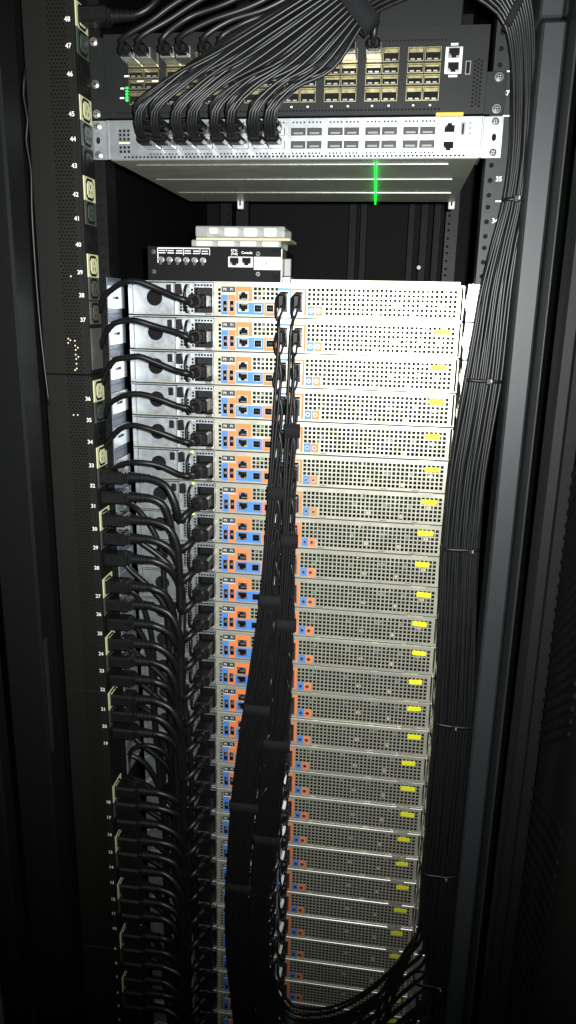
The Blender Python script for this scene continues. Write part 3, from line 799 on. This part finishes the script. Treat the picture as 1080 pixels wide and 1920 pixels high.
# six cords from behind the strip to the topmost servers
tmpl = [at(184, 585, -10), at(196, 556, -18), at(212, 539, -24), at(234, 531, -26), at(256, 530, -26), at(290, 541, -24), at(330, 556, -22), at(352, 562, -22)]
for k in range(1, 7):
    dz = -(k-1)*U; j = lambda s=1.5: rnd.uniform(-s, s)
    t = thing('power_lead', 'black power cord arching from behind the strip into the %s' % nth(k, 'server'), 'power cord', (INX, 0, INZ+dz), 'power cords')
    jj = j(3); lift = j(3)
    pts = [p + Vector((j(), j(), dz + j() + (lift if 1 < i < 5 else 0))) for i, p in enumerate(tmpl)] + [Vector((INX-4, -2, INZ+dz-2))]
    cord('cord', pts, 3.7, t)
    link_mesh('connector', CONN, t, (0, YS-6, 0))
# cords plugged into the strip
order = [n for n in range(32, 3, -1)]
for i, n in enumerate(order):
    zo = OUTZ[n] + rnd.uniform(-.6, .6); k = 7+i
    t = thing('power_lead', 'black power cord plugged into outlet %s of the tall strip' % words(n), 'power cord', (PX, -22.5, zo), 'power cords')
    link_mesh('plug', PLUG, t, (1.6, 0, 0)); link_mesh('strain_relief', RELIEF, t, (1.6, 0, 0))
    a = rnd.uniform(-6, 10); b = rnd.uniform(-12, 20); sx = PX+1.6+64
    zi = -(k-1)*U + INZ if k <= NS else -1400
    pts = [(sx-6, -22.5, zo), (sx+3, -22.5, zo-1.5+rnd.uniform(-1, 1)), (sx+17+a*.5+rnd.uniform(-2, 2), -22+b*.2, zo-9+rnd.uniform(-3, 2)), (sx+27+a*.8, -20+b*.5, zo-30+rnd.uniform(-4, 3))]
    z = zo-72
    run = []
    while z > zi+18:
        run.append((-146+a+rnd.uniform(-3, 3), -12+b+rnd.uniform(-3, 3), z)); z -= 58
    pts += run
    if k <= NS:
        zl = min(zi-16, (run[-1][2] if run else zo-30)-10)
        pts += [(-139+a*.4, -14+b*.4, zl), (-128, -14, zi-9), (INX-4, -2, zi-2)]
        link_mesh('connector', CONN, t, (INX-PX, YS-6+22.5, zi-zo))
    cord('cord', pts, 5.0, t)
# more cords hanging down behind the plugs
for i in range(18):
    zs_ = -300 - 44*i; x0 = -186 + rnd.uniform(-14, 38); y0 = rnd.uniform(4, 28)
    t = thing('power_lead', 'black power cord hanging in the dark mass behind the plugs', 'power cord', (-236, 6, zs_), 'cords hanging behind the plugs')
    pts = [(-240, 6, zs_), (-228, 2, zs_+6), (-212+rnd.uniform(-5, 8), y0-8, zs_-8), (x0, y0, zs_-60)]
    z = zs_-130
    while z > max(zs_-760, -1380): pts.append((x0 + rnd.uniform(-5, 5) + (zs_-z)*.03, y0 + rnd.uniform(-4, 4), z)); z -= 85
    cord('cord', pts, 4.2, t)
# plug 48 at the very top, its cord climbing away
zo = OUTZ[48] + 1
t = thing('power_lead', 'black power cord in the highest outlet at the top left corner', 'power cord', (PX, -22.5, zo), 'power cords')
link_mesh('plug', PLUG, t, (1.6, 0, 0)); link_mesh('strain_relief', RELIEF, t, (1.6, 0, 0))
cord('cord', [(PX+58, -22.5, zo), (PX+70, -22.5, zo+2), (PX+88, -18, zo+16), (PX+96, -8, zo+50), (PX+96, 0, zo+150)], 4.3, t)
# loose loop in the gap between outlets 19 and 18
lp = [at(250, 1470, -5), at(240, 1430, -12), at(250, 1404, -15), at(280, 1398, -15), at(310, 1412, -10), at(322, 1450, 0), at(310, 1490, 10)]
tag(MB().tube(spline(lp, 6), 3.6, 8).build('cable_loop', 'cord_black'), 'loose black cable loop behind the gap below outlet 19', 'cable')
# ================================================================== breakout cables: silver switch -> over the top -> down the right post -> up the middle -> servers
import bisect
def table(rows, Y):
    out = []
    for py, l, r in rows:
        a, b = at(l, py, Y), at(r, py, Y); out.append(((a.z+b.z)/2, a.x, b.x))
    out.sort(key=lambda t: -t[0]); return out
def look(tb, z):
    if z >= tb[0][0]: return tb[0][1:]
    for (z0, a0, b0), (z1, a1, b1) in zip(tb[:-1], tb[1:]):
        if z1 <= z <= z0:
            t = (z0-z)/(z0-z1); return a0+(a1-a0)*t, b0+(b1-b0)*t
    return tb[-1][1:]
YR, YC = -50.0, -10.0
RT = table([(110, 962, 1002), (150, 962, 1002), (250, 961, 998), (374, 947, 986), (414, 938, 980), (469, 921, 969), (540, 903, 959), (714, 873, 941), (890, 843, 912), (1030, 830, 899), (1200, 823, 892), (1360, 815, 885), (1500, 804, 872), (1640, 791, 858), (1845, 777, 838), (2000, 768, 826), (2300, 756, 808)], YR)
CL = table([(580, 522, 541), (700, 515, 540), (806, 510, 537), (925, 502, 533), (1015, 495, 530), (1130, 486, 525), (1300, 463, 510), (1400, 447, 498), (1500, 433, 486), (1600, 426, 476), (1700, 423, 468), (1800, 425, 472), (1900, 436, 486), (2100, 450, 505)], YC)
CR = table([(580, 541, 563), (700, 539, 563), (806, 534, 561), (925, 530, 558), (1015, 527, 557), (1130, 522, 555), (1300, 505, 551), (1400, 494, 542), (1500, 483, 533), (1600, 474, 520), (1700, 468, 507), (1800, 470, 508), (1900, 482, 520), (2100, 500, 545)], YC)
RC = 1.9
rnd = random.Random(21)
NCAB = 2*NS
def jn(s): return rnd.uniform(-s, s)
ASM = []
for a in range(16):
    j = 7 - a//2; row = a % 2; gi, kk = j//2, j % 2
    cx = GX[gi] + 9.4 + 18.8*kk; cz = 162.4 if row == 0 else 148.5
    t = thing('breakout_cable', 'black breakout cable in the %s row of the %s plugged column of the silver switch' % ('upper' if row == 0 else 'lower', ['leftmost', 'second', 'third', 'fourth', 'fifth', 'sixth', 'seventh', 'eighth'][j]), 'cable', (cx, -20, cz), 'breakout cables of the silver switch')
    mb = MB().box(cx-8, cx+8, -28, -4.5, cz-3.8, cz+3.8, c=.8)
    part('plug', mb, 'nickel', t)
    part('boot', MB().box(cx-8.2, cx+8.2, -50, -28.2, cz-4.6, cz+4.6, c=2.6), 'plastic_black', t)
    ASM.append((t, cx, cz, j, row))
lastcol = {}
for n in range(NCAB):
    q = (n+.5)/NCAB
    a = min(15, n*16//NCAB); t, cx, cz, j, row = ASM[a]
    c = min(11, int(q*12)); l = lastcol.get(c, 0); lastcol[c] = l+1
    side = 1 if n < NS else 0; k = NS - (n % NS)
    fr = (c+.5+jn(.22))/12; dep = l*3.3 + jn(.5)
    pts = []
    # --- switch end
    wq = n*16/NCAB - a; sub = (.5-wq)*11
    pts += [Vector((cx+sub, -49, cz)), Vector((cx+sub+.5, -62 - (2 if row else 0), cz+4)), Vector((cx+sub+3, -70 - (3 if row else 0), cz+15 + (6 if row else 0)))]
    jj = (1-q)*8 - .5
    mid = Vector(at(412 + 28.5*jj, 92 + 5*jj, -74 + dep))
    m1 = pts[-1].lerp(mid, .4) + Vector((-3 + jn(1), jn(1), 3 + jn(1.5)))
    pts += [m1, mid]
    s1 = at(684 - 78*q, 42 - 78*q, -78 + dep*.8); s2 = at(700 - 72*q, 27 - 78*q, -76 + dep*.8)
    pts += [Vector(s1), Vector(s2)]
    pts += [Vector(at(755 - 30*q, 0 - 100*q, -70 + dep)), Vector(at(835 + 10*q, -22 - 118*q, -64 + dep)), Vector(at(912 + 58*q, 8 - 90*q, -58 + dep)), Vector(at(948 + 54*q, 50 - 30*q, YR + dep))]
    # --- down the right side
    ze = at(780, 1735, YR).z - q*235
    zs2 = [150, 85, 35, -10, -60, -111, -170, -230, -318, -400, -480, -563, -650, -720, -800, -880, -960, -1040]
    for z in zs2:
        if z < ze + 20: break
        x0, x1 = look(RT, z); wob = 1.1*math.sin(z*.013 + n*1.7)
        pts.append(Vector((x0 + (x1-x0)*fr + wob, YR + dep + .8*math.sin(z*.017+n), z)))
    x0, x1 = look(RT, ze); xr = x0 + (x1-x0)*fr
    pts.append(Vector((xr, YR+dep, ze)))
    # --- centre slot
    CT = CR if side else CL
    def slot(z):
        r = max(k, min(NS, (-z-28)/U + 1)); r = max(r, 3.0)
        x0, x1 = look(CT, z); return x0 + (x1-x0)*((k-.5)/r if r > k else .9)
    lay = (k % 2)*3.0 + jn(.4)
    zb_ = at(560, 1862, YC).z - q*235 + jn(6); zj = zb_ + 70
    zj = min(zj, -(k-1)*U - 75); zb_ = min(zb_, zj-55)
    xl = slot(zj); Wd = xr-xl
    for tt, f in ((.10, .20), (.30, .58), (.58, .90), (.84, .98)):
        pts.append(Vector((xr-tt*Wd, YR+dep + (YC+lay-YR-dep)*tt, ze + (zb_-ze)*f + jn(2))))
    z = zj
    ztop = -(k-1)*U - 70
    while z < ztop:
        pts.append(Vector((slot(z) + .9*math.sin(z*.015+k), YC + lay, z))); z += 62
    xp = 10.9 if side else -8.3; zc = -(k-1)*U - 26.8
    pts += [Vector((slot(ztop), YC+lay-1, ztop)), Vector((xp + (slot(ztop)-xp)*.35, YC+lay+1, zc-24)), Vector((xp, YS-33, zc-13)), Vector((xp, YS-28, zc-6)), Vector((xp, YS-22, zc))]
    path = spline(pts, 10)
    s_ = part('strand', MB().tube(path, RC, 7), 'cable_black', t)
    # server end: plug, strain boot, white wrap label, pull loop
    ep = part('end_plug', MB().box(xp-4.6, xp+4.6, YS-22, YS-1.2, zc-11, zc+11, c=1.2).box(xp-5.2, xp+5.2, YS-29, YS-21, zc-9, zc+9, c=2.4), 'plastic_black', s_)
    lx = pts[-4]
    dirv = (pts[-4]-pts[-5]).normalized()
    w0 = pts[-3] + (pts[-4]-pts[-3])*.5; w1 = pts[-4] + (pts[-5]-pts[-4])*.45
    part('wrap_label', MB().tube(path[-6:-3], RC+1.3, 10), 'white', s_)
    pl = [Vector((xp-2.5, YS-22, zc+9)), Vector((xp-4.5, YS-36, zc+4)), Vector((xp-4+jn(2), YS-42, zc-12)), Vector((xp+jn(2), YS-45, zc-22)), Vector((xp+4+jn(2), YS-41, zc-12)), Vector((xp+4.5, YS-36, zc+4)), Vector((xp+2.5, YS-22, zc+9))]
    part('pull_loop', MB().tube(spline(pl, 5), 1.5, 6), 'plastic_black', s_)

# ------------------------------------------------------------------ straps and ties
def band(c, hx, hy, h, th, m=0, n=24, tilt=0.0, ex=.55):
    mb = MB(); vs = []
    for s in range(4):
        rx, ry = (hx, hy) if s in (0, 3) else (hx+th, hy+th)
        zz = -h/2 if s in (0, 1) else h/2
        for i in range(n):
            a = 2*math.pi*i/n; ca, sa = math.cos(a), math.sin(a)
            x = rx*math.copysign(abs(ca)**ex, ca); y = ry*math.copysign(abs(sa)**ex, sa)
            vs.append((c[0]+x, c[1]+y, c[2]+zz + x*tilt))
    fs = []
    for s in range(4):
        for i in range(n): fs.append((s*n+i, s*n+(i+1) % n, ((s+1) % 4)*n+(i+1) % n, ((s+1) % 4)*n+i))
    return mb.add(vs, fs, m, True)
for tb, side, lst in ((CL, 'left', (925, 1128, 1330, 1515, 1668)), (CR, 'right', (808, 1015, 1173, 1395, 1575))):
    for i, py in enumerate(lst):
        cc = 520 if side == 'left' else 545
        z = at(cc if py < 1200 else cc-50, py, YC).z; x0, x1 = look(tb, z)
        mb = band(((x0+x1)/2, YC+1.5, z), (x1-x0)/2+.3, 4.0, 17, .7, ex=.4)
        tag(mb.build('velcro_strap', 'velcro', None, (0, 0, 0)), '%s black fabric strap round the %s middle cable bundle' % (nth(i+1, '').replace(' from the top', ' highest') if i else 'highest', side), 'strap', 'straps on the middle bundles')
for i, (px, py) in enumerate(((955, 374), (905, 714), (865, 1030), (848, 1360), (824, 1640), (806, 1845))):
    z = at(px, py, YR).z; x0, x1 = look(RT, z)
    t = thing('cable_tie', 'black cable tie round the right cable bundle, %s from the top' % ['first', 'second', 'third', 'fourth', 'fifth', 'sixth'][i], 'cable tie', ((x0+x1)/2, YR+8, z), 'cable ties on the right bundle')
    part('band', band(((x0+x1)/2, YR+7.5, z), (x1-x0)/2+.6, 12, 4.0, 1.0, ex=.6, tilt=.03*(-1)**i), 'plastic_black', t)
    hx_ = x0+(x1-x0)*(.5+.12*(i % 3))
    part('lock', MB().box(hx_-3, hx_+3, YR-8.6, YR-5.2, z-3.6, z+3.6, c=.8), 'plastic_black', t)
    part('tail', MB().box(hx_+1.6, hx_+3.6, YR-10.4, YR-8.7, z-1.4, z+2.6, c=.3), 'comp_grey', t)
# wide strap across the fan and a strap at the shoulder of the arch
def flat_strap(p, q, wd, th, name, lab):
    p, q = Vector(p), Vector(q); d = (q-p).normalized(); u = Vector((0, 1, 0)); s = d.cross(u).normalized()
    mb = MB(); vs = []
    N = 8; half = (q-p).length/2; mid = (p+q)/2
    for i in range(N*2):
        a = 2*math.pi*i/(N*2); ca, sa = math.cos(a), math.sin(a)
        ctr = mid + d*(half*math.copysign(abs(ca)**.4, ca)) + u*(-th*math.copysign(abs(sa)**.5, sa))
        vs += [ctr - s*(wd/2), ctr + s*(wd/2), ctr + s*(wd/2) + (ctr-mid).normalized()*1.4, ctr - s*(wd/2) + (ctr-mid).normalized()*1.4]
    n = N*2; fs = []
    for i in range(n):
        k = (i+1) % n
        for e in range(4): fs.append((i*4+e, i*4+(e+1) % 4, k*4+(e+1) % 4, k*4+e))
    mb.add(vs, fs, 0, True)
    tag(mb.build(name, 'velcro'), lab, 'strap', 'straps on the arch')
flat_strap(at(697, 52, -70), at(612, -58, -70), 20, 13, 'velcro_strap', 'wide black fabric strap across the fan of cables at the top')
flat_strap(at(950, 52, -45), at(978, -6, -45), 8, 14, 'velcro_strap', 'narrow black strap at the shoulder of the cable arch, top right')

# ------------------------------------------------------------------ thick cables of the black switch
UPL = [(0, 0, [(262, 70), (285, 38), (330, 5), (420, -40)]), (0, 1, [(300, 66), (322, 34), (372, 2), (470, -45)]), (1, 0, [(330, 62), (352, 34), (420, 8), (520, -40)]), (1, 1, [(364, 62), (392, 40), (470, 12), (570, -40)]),
       (2, 0, [(400, 60), (428, 40), (500, 16), (600, -40)]), (2, 1, [(430, 60), (460, 42), (530, 16), (620, -40)]), (3, 1, [(500, 60), (530, 44), (590, 18), (660, -40)]),
       (3, 0, [(470, 60), (500, 40), (560, 15), (640, -40)]), (5, 0, [(640, 62), (660, 40), (685, 5), (705, -50)]), (5, 1, [(662, 60), (676, 38), (695, 5), (715, -50)]), (6, 0, [(703, 62), (706, 36), (712, 5), (722, -50)])]
for i, (g, kk, way) in enumerate(UPL):
    cx = BX[g]+9.3+18.6*kk; cz = 238.6
    t = thing('uplink_cable', 'thick black cable plugged into port column %s of the black switch' % words(g*2+kk+1), 'cable', (cx, -20, cz), 'thick cables of the black switch')
    part('plug', MB().box(cx-8.4, cx+8.4, -36, -8.9, cz-6.2, cz+5.6, c=.8), 'nickel', t)
    part('boot', MB().box(cx-7.6, cx+7.6, -50, -36.2, cz-5, cz+5.4, c=2.6), 'plastic_black', t)
    part('cord', MB().tube(spline([(cx, -49, cz), (cx+1, -58, cz+5)] + [at(px, py, -62 + 5*(i % 3)) for px, py in way[1:]], 7), 3.1, 9), 'cable_black', t)
    part('pull_tab', MB().box(cx-3, cx+3, -58, -36.5, cz+6.3, cz+7.6, c=.5), 'plastic_black', t)

# added glowing rods in place of a green reflection on the switch underside
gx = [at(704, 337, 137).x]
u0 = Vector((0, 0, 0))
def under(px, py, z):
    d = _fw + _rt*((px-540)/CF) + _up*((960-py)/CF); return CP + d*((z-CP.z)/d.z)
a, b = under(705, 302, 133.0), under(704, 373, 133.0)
gl = thing('reflection_streak', 'green reflection streak under the silver switch, added as thin glowing rods', 'light reflection', (a.x, 176, 132.5))
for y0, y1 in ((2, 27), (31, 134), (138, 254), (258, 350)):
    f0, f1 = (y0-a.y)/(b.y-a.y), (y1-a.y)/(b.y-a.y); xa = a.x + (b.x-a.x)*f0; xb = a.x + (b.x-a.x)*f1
    part('streak_rod', MB().tube([(xa, y0, 129.6), (xb, y1, 129.6)], .9, 8), 'streak_glow', gl)
    part('streak_holder', MB().box(xa-.8, xa+.8, y0+.3, y0+1.6, 129.6, 133.6), 'plastic_black', gl)  # holders made up for the added rods
